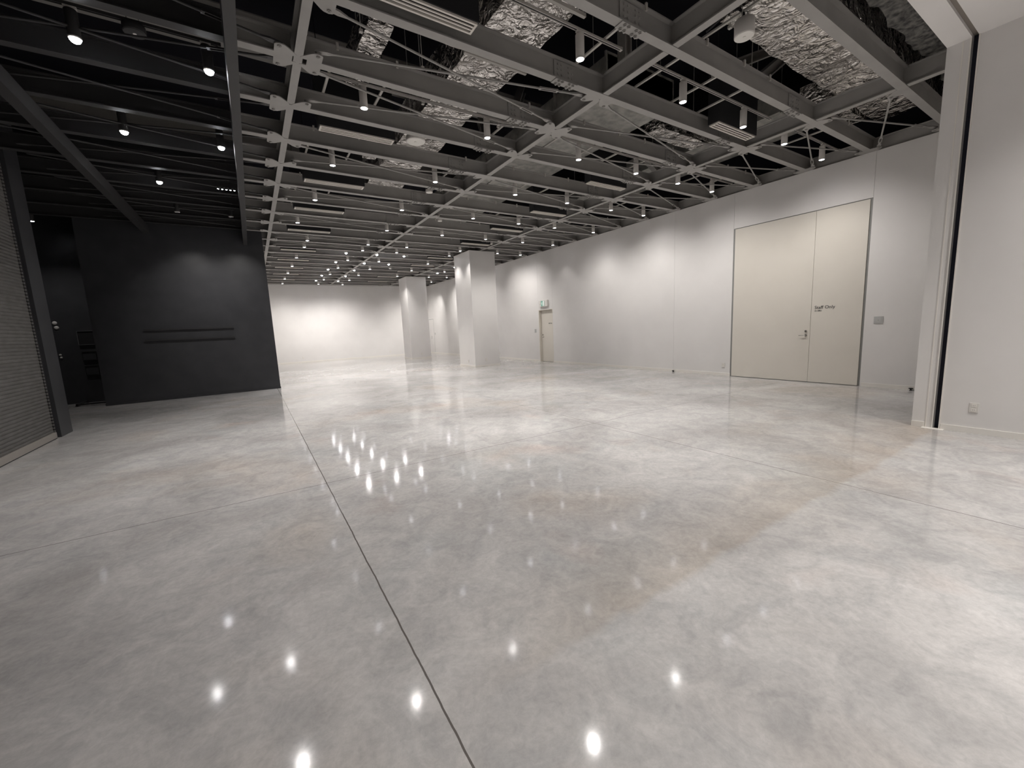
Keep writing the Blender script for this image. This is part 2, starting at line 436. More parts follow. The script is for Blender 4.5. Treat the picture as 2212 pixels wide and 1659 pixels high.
for pan in range(4):
    for k in range(-2, NB):
        if not braced(k, pan): continue
        if pan == 0: xa, xb = -2.945 + 0.19, GX[0] - 0.195
        elif pan == 3: xa, xb = GX[2] + 0.195, GX[3] - 0.03 - 0.195
        else: xa, xb = GX[pan-1] + 0.195, GX[pan] - 0.195
        y0, y1 = by(k) + 0.169, by(k + 1) - 0.169
        where = ['over the dark area', 'left of the middle girder', 'right of the middle girder', 'beside the right wall'][pan]
        mm = m_steel if pan else m_blackst
        rod((xa, y0), (xb, y1), 0.84, mm, 'thin tie rod slanting back right ' + where + ', ' + bay_name(k), 'cross bracing rods under the ceiling', Z0 + 0.025)
        rod((xa, y1), (xb, y0), 0.84, mm, 'thin tie rod slanting forward right ' + where + ', ' + bay_name(k), 'cross bracing rods under the ceiling', Z0 - 0.004 + 0.058)

# ------------------------------------------------------------------ lighting tracks, hangers, lamps
PAN = [(-2.9, 0.05), (GX[0] + 0.2, GX[1] - 0.25), (GX[1] + 0.2, GX[2] - 0.25), (GX[2] + 0.15, 10.85)]
WH = ['over the dark area', 'left of the middle girder', 'right of the middle girder', 'beside the right wall']
for k in LIT:
    y = by(k + 0.5)
    for pan, (xa, xb) in enumerate(PAN):
        if pan == 0 and not 1 <= k <= 7: continue
        m = m_track if pan else m_blackst
        mb = MB().box(xa, xb, -0.018, -0.011, 0, 0.03).box(xa, xb, 0.011, 0.018, 0, 0.03).box(xa, xb, -0.018, 0.018, 0.027, 0.03)
        mb.box(xa - 0.03, xa, -0.02, 0.02, -0.004, 0.032).box(xb, xb + 0.03, -0.02, 0.02, -0.004, 0.032)
        o = part('lighting_track', mb, m, None, (0, y, 4.998))
        part('track_slot', MB().box(xa, xb, -0.0108, 0.0108, 0.008, 0.0238), m_boxb, o)
        tag(o, 'slim lighting track ' + WH[pan] + ', ' + bay_name(k), 'track', 'lighting tracks between the beams')
    xs = [1.25, 1.97, 4.05, 5.2, 6.06, 6.75, 7.6, 8.75, 9.6, 10.35]
    if k == -1: xs = [1.05, 4.05, 5.2, 6.06, 6.75, 8.75, 9.6]
    for i, x in enumerate(xs):
        mb = MB().box(-0.016, 0.016, by(k) + 0.0, by(k + 1) - 0.0, 0, 0.022)
        mb.box(-0.014, 0.014, by(k) - 0.075, by(k) - 0.056, -0.06, 0.02).box(-0.014, 0.014, by(k + 1) + 0.056, by(k + 1) + 0.075, -0.06, 0.02)
        o = part('hanger_channel', mb, m_track, None, (x, 0, ZT + 0.001))
        tag(o, 'small steel channel above the track, ' + ORD[i] + ' from the left, ' + bay_name(k), 'channel', 'channels carrying the lighting tracks')

def lathe(profile, seg=20):
    mb = MB()
    for r, z in profile:
        for k in range(seg):
            t = 2 * math.pi * k / seg
            mb.v.append((r * math.cos(t), r * math.sin(t), z))
    for i in range(len(profile) - 1):
        for k in range(seg):
            k2 = (k + 1) % seg
            mb.f.append((i * seg + k, i * seg + k2, (i + 1) * seg + k2, (i + 1) * seg + k))
    return mb
body_p = [(0.001, 0.265), (0.048, 0.265), (0.052, 0.258), (0.052, 0.004), (0.050, 0.0), (0.046, 0.0), (0.044, 0.012), (0.040, 0.03), (0.001, 0.03)]
me_body = lathe(body_p[:-1]).mesh('lamp_body', m_lampb, True)
me_body_b = lathe(body_p[:-1]).mesh('lamp_body_black', m_blackst, True)
me_neck = MB().box(-0.05, 0.05, -0.017, 0.017, 0.275, 0.298).cyl((0, 0, 0.263), (0, 0, 0.278), 0.018, 12).mesh('track_adapter', m_lampb)
me_ring = lathe([(0.050, 0.012), (0.0535, 0.012), (0.0535, 0.0), (0.046, -0.004), (0.044, 0.0)]).mesh('trim_ring', m_lampb, True)
me_lens = lathe([(0.0445, 0.006), (0.044, -0.003), (0.034, -0.0055), (0.018, -0.007), (0.001, -0.0075)]).mesh('lens', m_lens, True)
me_lens2 = lathe([(0.046, 0.006), (0.045, -0.010), (0.038, -0.026), (0.022, -0.038), (0.001, -0.042)]).mesh('lens_bright', m_lens2, True)
LIGHTS = {}
def light_data(w_, size, blend, colr):
    key = (round(w_, 2), size, blend, colr)
    if key not in LIGHTS:
        d = bpy.data.lights.new('lamp', 'SPOT')
        d.energy = w_; d.spot_size = R(size); d.spot_blend = blend; d.color = colr; d.shadow_soft_size = 0.04
        LIGHTS[key] = d
    return LIGHTS[key]
def lamp(x, y, z, lab, grp, watts=None, size=118, blend=1.0, aim=(0, 0, -1), bright=False, black=False, colr=LAMP_C, sunk=0.0):
    o = empty('track_spotlight', (x, y, z), lab, 'spotlight', grp)
    ob('lamp_body', me_body_b if black else me_body, o)
    ob('track_adapter', me_neck, o)
    ob('trim_ring', me_ring, o)
    ob('lens', me_lens2 if bright else me_lens, o, (0, 0, sunk), 0)
    lo = bpy.data.objects.new('bulb', light_data(LAMP_W if watts is None else watts, size, blend, colr))
    col.objects.link(lo); lo.parent = o; lo.location = (0, 0, -0.05)
    lo.rotation_mode = 'QUATERNION'
    lo.rotation_quaternion = Vector(aim).to_track_quat('-Z', 'Y')
    return o
GL = 'white cylinder spotlights over the hall'
XL = {-1: [1.72, 3.64, 5.61, 7.22, 8.62, 10.2], 1: [1.67, 3.63, 5.62, 7.23, 8.65, 10.0], 3: [1.61, 3.62, 5.63, 7.23, 8.82, 10.17],
      5: [1.58, 3.61, 5.66, 7.21, 8.6, 10.3], 7: [1.41, 3.85, 5.66, 7.3, 8.87, 10.3], 9: [1.88, 3.81, 5.2, 7.38, 9.1, 10.26],
      10: [1.90, 3.87, 5.16, 7.4, 9.3], 12: [1.84, 3.76, 5.05, 7.31, 10.2], 14: [1.85, 3.75, 5.2, 7.28, 9.1],
      16: [1.83, 3.74, 5.14, 7.22, 9.08, 10.2], 18: [1.83, 3.75, 5.10, 8.9, 10.1], 20: [1.85, 3.76, 5.13, 8.9]}
for k, xs in XL.items():
    for i, x in enumerate(xs):
        aim = (0.0, 0, -1); wt = LAMP_W; size = 104
        nf = 0.65 if k <= 1 else 0.68 if k <= 3 else 0.6 if k < 9 else 0.5 if k == 9 else 0.4 if k == 10 else 1.0
        if 8.3 < x <= 9.9: aim = (0.75, 0, -1); wt = LAMP_W * 1.5 * nf; size = 100
        if x > 9.9: aim = (0.0, 0, -1); wt = LAMP_W * 0.40 * nf; size = 92
        if k == 7 and 7 < x < 9: aim = (0.1, 0.5, -1); wt = LAMP_W * 0.85
        if k in (14, 16) and 7 < x < 8: aim = (-0.05, 0.35, -1); wt = LAMP_W * 1.2
        if k == 20: wt = LAMP_W * 0.3; size = 90
        if k == 18: aim = (0, 0.6, -1); wt = LAMP_W * 2.1
        if k in (9, 10) and 7 < x < 8: wt = LAMP_W * 0.5; size = 92
        if k <= 3 and x < 8: wt *= 1.12
        if k >= 9: wt *= 0.9
        lamp(x, by(k + 0.5), 4.70, 'white cylinder spotlight, ' + ORD[i] + ' from the left, ' + bay_name(k), GL, wt, size, aim=aim)
for k in (11, 13, 15, 17, 19):
    o = part('lighting_track', MB().box(3.3, 9.4 if k < 17 else 5.0, -0.018, 0.018, 0, 0.03), m_track, None, (0, by(k + 0.5), 5.0885))
    tag(o, 'raised slim lighting track carrying the glaring spotlights, ' + bay_name(k), 'track', 'lighting tracks between the beams')
    for i, x in enumerate([3.4, 4.9] + ([7.1, 9.3] if k < 17 else [])):
        o = part('hanger_channel', MB().box(-0.016, 0.016, by(k), by(k + 1), 0, 0.056), m_track, None, (x, 0, ZT + 0.001))
        tag(o, 'small steel channel under a raised track, ' + ORD[i] + ' from the left, ' + bay_name(k), 'channel', 'channels carrying the lighting tracks')
for k, xs in {11: [3.50, 4.69, 5.82], 13: [3.48, 4.69, 5.80, 9.2], 15: [3.49, 4.70, 9.16], 17: [3.5, 4.7], 19: [3.5, 4.7]}.items():
    for i, x in enumerate(xs):
        aim = (0, -0.5, -1)
        lamp(x, by(k + 0.5), 4.79, 'glaring bright spotlight, ' + ORD[i] + ' from the left, ' + bay_name(k), 'glaring spotlights deep in the hall', LAMP_W * 0.55, 104, aim=aim, bright=True)
GD = 'spotlights over the dark area'
for i, (x, k) in enumerate([(-1.17, 1), (-0.07, 1), (-1.24, 3), (-0.07, 3), (-1.17, 5)]):
    lamp(x, by(k + 0.5), 4.70, 'black spotlight in the dark area, ' + ('left' if x < -1 else 'right') + ' one, ' + bay_name(k), GD, LAMP_W * 0.8, black=True, bright=True)
for x in (-1.17, -0.10):
    lamp(x, by(7.5), 4.70, 'unlit looking black spotlight turned to the black wall, ' + ('left' if x < -1 else 'right') + ' one', GD, LAMP_W * 0.7, 80, aim=(0, 0.75, -1), black=True, sunk=0.06)
lamp(-4.22, 15.0, 4.70, 'lone spotlight high in the dark corner beyond the shutter', GD, LAMP_W * 0.45, black=True)
# short fixture with a row of small heads
o = empty('multi_head_lamp', (-0.10, by(5.5), 4.70), 'black fixture with a row of tiny lit heads near the black track', 'lamp')
part('housing', MB().box(-0.17, 0.17, -0.03, 0.03, 0.03, 0.06).cyl((-0.04, 0, 0.06), (-0.04, 0, 0.30), 0.008).cyl((0.04, 0, 0.06), (0.04, 0, 0.30), 0.008), m_blackst, o)
for i in range(5):
    x = -0.14 + i * 0.07
    part('lamp_head', MB().cyl((x, 0, 0.0), (x, 0, 0.03), 0.018), m_blackst, o)
    part('lens', MB().cyl((x, 0, -0.003), (x, 0, 0.0), 0.015), m_lens, o)
# fill lamps added out of view to brighten the near floor and right wall
for i, (x, y) in enumerate([(-1.0, -0.9), (1.6, -0.9), (4.2, -0.9), (6.3, -0.5), (-1, -2.9), (2.9, -2.9), (5.6, -2.9)]):
    o = empty('fill_downlight', (x, y, 4.75), 'unseen white fill lamp added in the near white ceiling, ' + ORD[i] + ' of its kind', 'fill_downlight', 'added fill lamps in the near ceiling')
    part('trim_ring', lathe([(0.06, 0.0), (0.075, -0.001), (0.075, -0.006), (0.058, -0.008), (0.055, -0.002)]), m_lampb, o)
    ob('lens', me_lens, o, (0, 0, -0.014))
    lo = bpy.data.objects.new('bulb', light_data(LAMP_W * (2.2 if i == 3 else 0.9 if x < 0 else 2.2), 125, 1.0, LAMP_C)); col.objects.link(lo); lo.parent = o; lo.location = (0, 0, -0.03)

# ------------------------------------------------------------------ air diffusers
fr = MB().box(-0.575, 0.575, -0.085, -0.062, 0, 0.02).box(-0.575, 0.575, 0.062, 0.085, 0, 0.02).box(-0.575, -0.55, -0.062, 0.062, 0, 0.02).box(0.55, 0.575, -0.062, 0.062, 0, 0.02)
me_fr = fr.mesh('grille_frame', m_grille)
me_sl = MB().box(-0.55, 0.55, -0.009, 0.009, 0.001, 0.012).mesh('grille_slat', m_grille)
me_bx = MB().box(-0.59, 0.59, -0.10, 0.10, 0.02, 0.95).mesh('plenum_box', m_boxb)
me_srod = MB().cyl((0, 0, 0), (0, 0, 1.65), 0.006).mesh('suspension_rod', m_boxb)
for k in VENT:
    for side, xc in ((0, 1.825), (1, 7.475)):
        if k in (17, 19) and side: xc = 7.0
        yc = 4.24 if k == -1 else by(k + 0.5) - 0.02
        zv = {2: 4.80, 4: 4.725, 6: 4.765, 8: 4.74, 11: 4.775}.get(k, 4.785) if k != -1 else 4.80
        o = empty('air_diffuser', (xc, yc, zv), 'slotted white air grille under a black box, ' + ('left' if side == 0 else 'right') + ' one, ' + bay_name(k), 'air grille', 'slotted air grilles between the beams')
        for xx in (-0.5, 0.5): ob('suspension_rod', me_srod, o, (xx, 0, 7.295 - zv - 1.65))
        ob('grille_frame', me_fr, o)
        for yy in (-0.0225, 0.0225): ob('grille_slat', me_sl, o, (0, yy, 0))
        ob('plenum_box', me_bx, o)

# ------------------------------------------------------------------ ducts and plenum
def lumpy(x0, x1, y0, y1, z0, z1, cell, amp, seed=0.0, fq=2.6):
    """box skin with crumpled displacement"""
    mb = MB()
    nx = max(2, int((x1 - x0) / cell)); ny = max(2, int((y1 - y0) / cell)); nz_ = max(2, int((z1 - z0) / cell))
    def grid(o_, du, dv, nu, nv, nrm):
        i = len(mb.v)
        for a in range(nu + 1):
            for c_ in range(nv + 1):
                p = Vector(o_) + Vector(du) * (a / nu) + Vector(dv) * (c_ / nv)
                q = p * fq + Vector((seed, seed * 2, 0))
                d = noise.noise(q) * amp + abs(noise.noise(q * 3.1)) * amp * 0.8 + noise.noise(q * 7) * amp * 0.25
                v3 = Vector((noise.noise(q + Vector((9, 0, 0))), noise.noise(q + Vector((0, 9, 0))), noise.noise(q + Vector((0, 0, 9))))) * amp * 0.5
                mb.v.append(tuple(p + v3 + Vector(nrm) * d))
        for a in range(nu):
            for c_ in range(nv):
                j = i + a * (nv + 1) + c_
                mb.f.append((j, j + nv + 1, j + nv + 2, j + 1))
    dx, dy, dz = (x1 - x0, 0, 0), (0, y1 - y0, 0), (0, 0, z1 - z0)
    grid((x0, y0, z0), dy, dx, ny, nx, (0, 0, -0.3))
    grid((x0, y0, z1), dx, dy, nx, ny, (0, 0, 0.3))
    grid((x0, y0, z0), dx, dz, nx, nz_, (0, -0.3, 0))
    grid((x0, y1, z0), dz, dx, nz_, nx, (0, 0.3, 0))
    grid((x0, y0, z0), dz, dy, nz_, ny, (-0.3, 0, 0))
    grid((x1, y0, z0), dy, dz, ny, nz_, (0.3, 0, 0))
    return mb
def foil_duct(args, lab, m=m_foil, name='insulated_duct', smooth=False):
    o = part(name, lumpy(*args), m, smooth=smooth)
    x0, x1, y0, y1, z0, z1 = args[:6]
    if z1 < 5.84:
        for xx in (x0 + 0.15 * (x1 - x0), x1 - 0.15 * (x1 - x0)):
            part('suspension_rod', MB().cyl((xx, (y0 + y1) / 2, z1 - 0.03), (xx, (y0 + y1) / 2, 7.295), 0.006), m_track, o)
    return tag(o, lab, 'duct')
d1 = foil_duct((2.87, 3.72, 2.0, 11.6, 5.32, 5.85, 0.07, 0.055, 1.0), 'long crumpled foil duct running away above the left half of the hall')
for y in (4.0, 5.25, 7.45, 9.6):
    part('duct_hanger', MB().box(2.80, 3.80, y - 0.02, y + 0.02, 5.235, 5.275).cyl((2.83, y, 5.27), (2.83, y, 7.3), 0.006).cyl((3.77, y, 5.27), (3.77, y, 7.3), 0.006), m_track, d1)
foil_duct((1.62, 2.78, 4.75, 5.33, 5.32, 5.75, 0.06, 0.05, 4.0), 'short foil branch duct joining the long left duct')
foil_duct((1.62, 1.92, 5.42, 6.9, 5.35, 5.7, 0.05, 0.04, 7.0), 'narrow foil duct leading away from the branch duct')
foil_duct((5.45, 10.85, 2.38, 3.28, 5.30, 5.85, 0.07, 0.06, 11.0), 'large crumpled foil duct crossing near the right wall')
foil_duct((9.2, 10.7, 3.40, 3.95, 5.34, 5.8, 0.07, 0.05, 15.0), 'foil covered duct end tucked beside the right wall')
foil_duct((6.3, 10.9, 1.72, 2.08, 5.12, 5.60, 0.05, 0.09, 21.0, 5.0), 'shaggy dark grey insulated beam next to the white header', m_wool, 'insulated_beam')
o = empty('galvanised_duct', (0, 0, 0), 'smooth grey sheet metal duct above the middle of the hall', 'duct')
part('duct_shell', MB().box(5.22, 6.84, 5.0, 14.2, 5.36, 5.8), m_galv, o)
for yy in (5.6, 9.6, 13.6):
    for xx in (5.5, 6.6): part('suspension_rod', MB().cyl((xx, yy, 5.79), (xx, yy, 7.295), 0.006), m_track, o)
for y in (5.0, 6.3, 7.6, 8.9, 10.2, 11.5, 12.8):
    part('duct_flange', MB().box(5.18, 6.87, y, y + 0.03, 5.325, 5.84), m_galv, o)
o = empty('galvanised_duct', (0, 0, 0), 'grey sheet metal duct beside the right wall beams', 'duct')
part('duct_shell', MB().box(9.1, 10.5, 4.2, 12.5, 5.5, 5.9), m_galv, o)
for yy in (4.8, 10.4):
    for xx in (9.3, 10.3): part('suspension_rod', MB().cyl((xx, yy, 5.89), (xx, yy, 7.295), 0.006), m_track, o)
for y in (4.2, 5.6, 7.0, 8.4, 9.8, 11.2):
    part('duct_flange', MB().box(9.06, 10.54, y, y + 0.03, 5.46, 5.94), m_galv, o)
foil_duct((7.3, 8.9, 5.6, 6.0, 5.4, 5.7, 0.05, 0.05, 31.0), 'short crumpled foil duct between the two sheet metal ducts')
foil_duct((2.42, 2.80, 8.9, 9.8, 5.5, 5.8, 0.05, 0.04, 38.0), 'small foil duct left of the long foil duct')
# heavy roof steel higher up
def hbeam(p, q, w_, d, lab, m=m_steel):
    p = Vector(p); q = Vector(q); L = (q - p).length
    mb = h_section(L, w_, d, 0.02, 0.02)
    o = part('roof_beam', mb, m)
    dv = (q - p).normalized()
    o.rotation_mode = 'QUATERNION'
    yv = Vector((0, 0, 1)).cross(dv)
    if yv.length < 0.1: yv = Vector((0, 1, 0))
    yv.normalize(); zv = dv.cross(yv)
    o.rotation_quaternion = Matrix((dv, yv, zv)).transposed().to_quaternion()
    o.location = p
    return tag(o, lab, 'beam', 'heavy roof steel above the ducts')
m_roof = mat('roof_steel_paint', (0.28, 0.27, 0.255), 0.6)
for i, y in enumerate((3.9, 8.4, 12.9, 17.4, 21.9, 26.2)):
    hbeam((-5.8, y, 6.25), (11.2, y, 6.25), 0.25, 0.55, 'dark heavy roof beam above the ducts, ' + ORD[i] + ' from the camera', m_roof)
for i, (p, q) in enumerate([((5.0, 4.4, 5.05), (5.0, 4.4, 6.25)), ((6.6, 4.1, 5.35), (8.6, 4.1, 6.3)), ((4.2, 6.2, 5.1), (5.1, 7.2, 6.2)), ((7.0, 3.62, 5.1), (8.6, 3.62, 6.2)), ((4.3, 7.3, 5.1), (4.9, 8.6, 6.2)), ((9.0, 6.9, 5.1), (7.2, 7.0, 6.2)), ((4.45, 2.85, 5.1), (4.45, 2.85, 6.25))]):
    hbeam(p, q, 0.14, 0.14, 'slanting or upright grey steel post in the ceiling void, ' + ORD[i] + ' of its kind', m_roof)
for i, (x, y) in enumerate([(1.3, 4.9), (2.3, 5.5), (1.45, 5.2), (4.0, 6.4), (5.25, 3.05), (6.9, 3.65), (4.1, 3.7), (8.7, 4.9), (8.95, 7.1), (2.6, 6.3)]):
    o = part('threaded_rod', MB().cyl((x, y, 5.05), (x, y, 7.3), 0.005, 6).box(x - 0.02, x + 0.02, y - 0.02, y + 0.02, 5.03, 5.06), m_track)
    tag(o, 'hair thin hanging rod in the dark ceiling void, ' + ORD[i] + ' of its kind', 'rod', 'thin hanging rods in the ceiling void')
# junction boxes under the roof steel
# ------------------------------------------------------------------ round ceiling units
def round_unit(x, y, z, r, h, lab, cat, cable=False):
    o = empty('ceiling_speaker', (x, y, z), lab, cat)
    part('housing', lathe([(0.001, h), (r * 0.92, h), (r, h - 0.01), (r, 0.006), (r * 0.97, 0.0), (r * 0.9, 0.0)], 32), m_lampb, o, smooth=True)
    part('cover', MB().cyl((0, 0, -0.004), (0, 0, 0.004), r * 0.92, 32), m_plasw, o)
    part('cover_badge', MB().cyl((0, 0, -0.010), (0, 0, -0.004), r * 0.16, 16), m_plasw, o)
    for sx in (-0.5, 0.5): part('suspension_rod', MB().cyl((sx * r, 0, h), (sx * r, 0, ZT - z + 0.02), 0.005), m_track, o)
    if cable:
        pts = [(0, 0, h), (0, 0.02, h + 0.09), (-0.01, 0.06, h + 0.15), (-0.03, 0.13, h + 0.18), (-0.05, 0.21, h + 0.17), (-0.07, 0.30, h + 0.13), (-0.08, 0.42, h + 0.10)]
        part('cable', MB().tube(pts, 0.016), m_boxb, o)
    return o
round_unit(5.13, by(-1.5), 4.77, 0.105, 0.17, 'white round hanging speaker with a black cable, near the top right', 'speaker', True)
round_unit(2.82, by(2.5), 4.91, 0.165, 0.08, 'flat white round ceiling disc in front of the foil duct', 'speaker')
round_unit(3.93, by(4.5), 4.85, 0.08, 0.07, 'small white round ceiling disc beside the bolted splice', 'speaker')
round_unit(5.13, by(6.5), 4.84, 0.07, 0.13, 'white cylindrical speaker hanging right of the middle girder', 'speaker')
round_unit(8.15, by(8.5), 4.80, 0.07, 0.10, 'white round speaker hanging just above the nearer column', 'speaker')
round_unit(6.2, by(14.5), 4.75, 0.07, 0.10, 'small white round speaker hanging deep in the hall', 'speaker')
o = round_unit(-0.69, by(1.5), 4.90, 0.10, 0.08, 'dark round ceiling unit between the two nearest dark area spotlights', 'speaker')
for ch in list(o.children):
    if ch.type == 'MESH' and ch.name.startswith(('housing', 'cover')) and 'badge' not in ch.name:
        ch.data.materials[0] = m_blackst
part('hanger_bar', MB().box(-0.016, 0.016, by(-2), by(-1), 0, 0.022), m_track, None, (5.13, 0, ZT + 0.001))
tag(bpy.data.objects['hanger_bar'], 'light steel channel carrying the cabled round speaker', 'channel')

# ------------------------------------------------------------------ doors
def text_obj(body, size, parent, loc, rot, name='lettering'):
    cu = bpy.data.curves.new('txt', 'FONT'); cu.body = body; cu.size = size; cu.extrude = 0.001
    cu.offset = 0.0006
    t = bpy.data.objects.new('txt', cu); col.objects.link(t)
    dg = bpy.context.evaluated_depsgraph_get()
    me = bpy.data.meshes.new_from_object(t.evaluated_get(dg))
    bpy.data.objects.remove(t)
    me.materials.clear(); me.materials.append(m_text)
    o = ob(name, me, parent, loc); o.rotation_euler = rot
    return o
RW = (R(90), 0, R(-90))      # text on the right wall, read from the hall
def handle(parent, x, y, z, sgn=1):
    h = part('door_handle', MB().cyl((x, y, z), (x - 0.05, y, z), 0.013, 14).cyl((x, y, z), (x - 0.008, y, z), 0.027, 18)
             .cyl((x - 0.05, y - 0.008 * sgn, z), (x - 0.05, y + 0.13 * sgn, z), 0.010, 10), m_chrome, parent, smooth=False)
    part('lock', MB().cyl((x, y, z + 0.10), (x - 0.03, y, z + 0.10), 0.024, 18).box(x - 0.04, x - 0.03, y - 0.006, y + 0.006, z + 0.085, z + 0.115), m_chrome, parent)
d2 = struct('door_2', MB().box(XW + 0.02, XW + 0.10, 3.26, 6.11, 0, 3.895), m_gap)
part('door_leaf', MB().box(XW - 0.004, XW + 0.03, 4.254, 6.065, 0.012, 3.862), m_cream, d2)
part('door_leaf', MB().box(XW - 0.004, XW + 0.03, 3.312, 4.248, 0.012, 3.862), m_cream, d2)
handle(d2, XW - 0.004, 4.33, 1.10)
text_obj('Staff Only', 0.098, d2, (XW - 0.006, 4.185, 1.70), RW)
text_obj('\u7acb\u5165\u7981\u6b62', 0.036, d2, (XW - 0.006, 4.185, 1.645), RW)
d1_ = struct('door_1', MB().box(XW + 0.15, XW + 0.22, 13.83, 14.84, 0, 2.31), m_cream)
part('door_frame', MB().box(XW + 0.0, XW + 0.15, 14.80, 14.845, 0, 2.31).box(XW + 0.0, XW + 0.15, 13.825, 13.86, 0, 2.31).box(XW + 0.0, XW + 0.15, 13.86, 14.80, 2.28, 2.31), m_cream, d1_)
part('door_leaf', MB().box(XW + 0.12, XW + 0.15, 13.87, 14.79, 0.01, 2.27), m_cream, d1_)
handle(d1_, XW + 0.12, 14.70, 1.10, -1)
text_obj('Staff Only', 0.062, d1_, (XW + 0.117, 14.28, 1.68), RW)
d3 = struct('door_3', MB().box(XW - 0.002, XW + 0.02, 27.37, 28.28, 0, 2.42), m_gap)
part('door_leaf', MB().box(XW - 0.005, XW + 0.01, 27.39, 28.26, 0.01, 2.40), m_wall, d3)
handle(d3, XW - 0.005, 27.8, 1.09)

# exit sign
es = empty('exit_sign', (XW, 14.38, 2.43), 'white emergency exit sign box with a green running figure above the small door', 'sign')
bevel(part('housing', MB().box(-0.09, 0, -0.30, 0.30, 0, 0.27), m_plasw, es), 0.006)
part('green_panel', MB().box(-0.094, -0.09, -0.10, 0.13, 0.025, 0.245), m_green, es)
fg = MB()
X0, X1 = -0.097, -0.094
fg.box(X0, X1, -0.085, -0.005, 0.03, 0.24)
fg.cyl((X0, 0.055, 0.205), (X1, 0.055, 0.205), 0.018, 12)
def limb(y0, z0, y1, z1, t):
    d = Vector((0, y1 - y0, z1 - z0)).normalized(); nn = Vector((0, -d.z, d.y)) * t
    i = len(fg.v)
    for xx in (X0, X1):
        for p in ((y0, z0, 1), (y0, z0, -1), (y1, z1, -1), (y1, z1, 1)):
            fg.v.append((xx, p[0] + nn.y * p[2], p[1] + nn.z * p[2]))
    fg.f += [(i, i+1, i+2, i+3), (i+7, i+6, i+5, i+4), (i, i+4, i+5, i+1), (i+1, i+5, i+6, i+2), (i+2, i+6, i+7, i+3), (i+3, i+7, i+4, i)]
limb(0.055, 0.18, 0.065, 0.11, 0.015)
limb(0.05, 0.17, 0.015, 0.14, 0.007); limb(0.06, 0.17, 0.095, 0.15, 0.007); limb(0.095, 0.15, 0.10, 0.12, 0.006)
limb(0.06, 0.11, 0.03, 0.08, 0.009); limb(0.03, 0.08, 0.025, 0.04, 0.007); limb(0.068, 0.11, 0.085, 0.07, 0.009); limb(0.085, 0.07, 0.115, 0.05, 0.007)
part('running_figure', fg, m_signw, es)
part('test_button', MB().cyl((-0.094, 0.21, 0.10), (-0.09, 0.21, 0.10), 0.012, 10), m_gap, es)

# ------------------------------------------------------------------ outlets, switches
def outlet(face, loc, lab, w_=0.08, h=0.125, gang=2):
    """face 'x-': on a wall facing -x; 'y-': facing -y"""
    o = empty('wall_outlet', loc, lab, 'outlet')
    if face == 'x-':
        bevel(part('cover_plate', MB().box(-0.012, 0, -w_/2, w_/2, -h/2, h/2), m_plasw, o), 0.003)
        for i in range(gang):
            z = (0.028 if i == 0 else -0.028) if gang == 2 else 0
            part('socket', MB().box(-0.016, -0.012, -0.02, 0.02, z - 0.02, z + 0.02), m_trim, o)
            part('socket_slot', MB().box(-0.0175, -0.016, 0.006, 0.009, z - 0.006, z + 0.008).box(-0.0175, -0.016, -0.009, -0.006, z - 0.006, z + 0.008), m_gap, o)
    else:
        bevel(part('cover_plate', MB().box(-w_/2, w_/2, -0.012, 0, -h/2, h/2), m_plasw, o), 0.003)
        for i in range(gang):
            z = 0.028 if i == 0 else -0.028
            part('socket', MB().box(-0.02, 0.02, -0.016, -0.012, z - 0.02, z + 0.02), m_trim, o)
    return o
outlet('x-', (7.58, 1.10, 0.33), 'white double power outlet on the near right wall beside the slot')
outlet('x-', (XW, 6.29, 0.29), 'white power outlet left of the tall double door', 0.09, 0.13)
outlet('x-', (XW, 18.39, 0.27), 'small power outlet on the right wall behind the nearer column')
outlet('y-', (8.29, 15.07, 0.28), 'power outlet on the front face of the nearer column')
outlet('x-', (7.76, 15.69, 0.24), 'power outlet on the left face of the nearer column')
outlet('y-', (8.44, 23.25, 0.27), 'power outlet on the front face of the farther column')
outlet('y-', (2.56, YF, 0.30), 'power outlet low on the far wall, left one')
outlet('y-', (7.99, YF, 0.30), 'power outlet low on the far wall, right one near the farther column')
def switch(loc, w_, h, lab):
    o = empty('wall_switch', loc, lab, 'switch')
    bevel(part('cover_plate', MB().box(-0.014, 0, -w_/2, w_/2, -h/2, h/2), m_plate, o), 0.004)
    part('rocker', MB().box(-0.019, -0.014, -w_*0.33, w_*0.33, -h*0.33, h*0.33), m_plate, o)
    part('indicator', MB().cyl((-0.021, 0, 0), (-0.019, 0, 0), 0.008, 10), m_gap, o)
switch((XW, 3.035, 1.405), 0.15, 0.15, 'grey square wall control panel right of the tall double door')
switch((XW, 15.11, 1.39), 0.12, 0.16, 'small grey wall switch left of the exit door')
switch((XW, 27.2, 1.39), 0.10, 0.14, 'tiny wall switch by the far door behind the farther column')
for y, lab in ((2.44, 'dark metal door stop at the wall foot next to the white pier'), (7.85, 'dark metal floor bracket at the wall seam')):
    o = part('door_stop', MB().cyl((0, 0, 0), (0, 0, 0.035), 0.014, 10).cyl((0, 0, 0.035), (0, 0, 0.05), 0.035, 12).box(-0.02, 0.03, -0.02, 0.02, 0, 0.008), m_boxb, None, (XW - 0.06, y, 0))
    tag(o, lab, 'door stop')

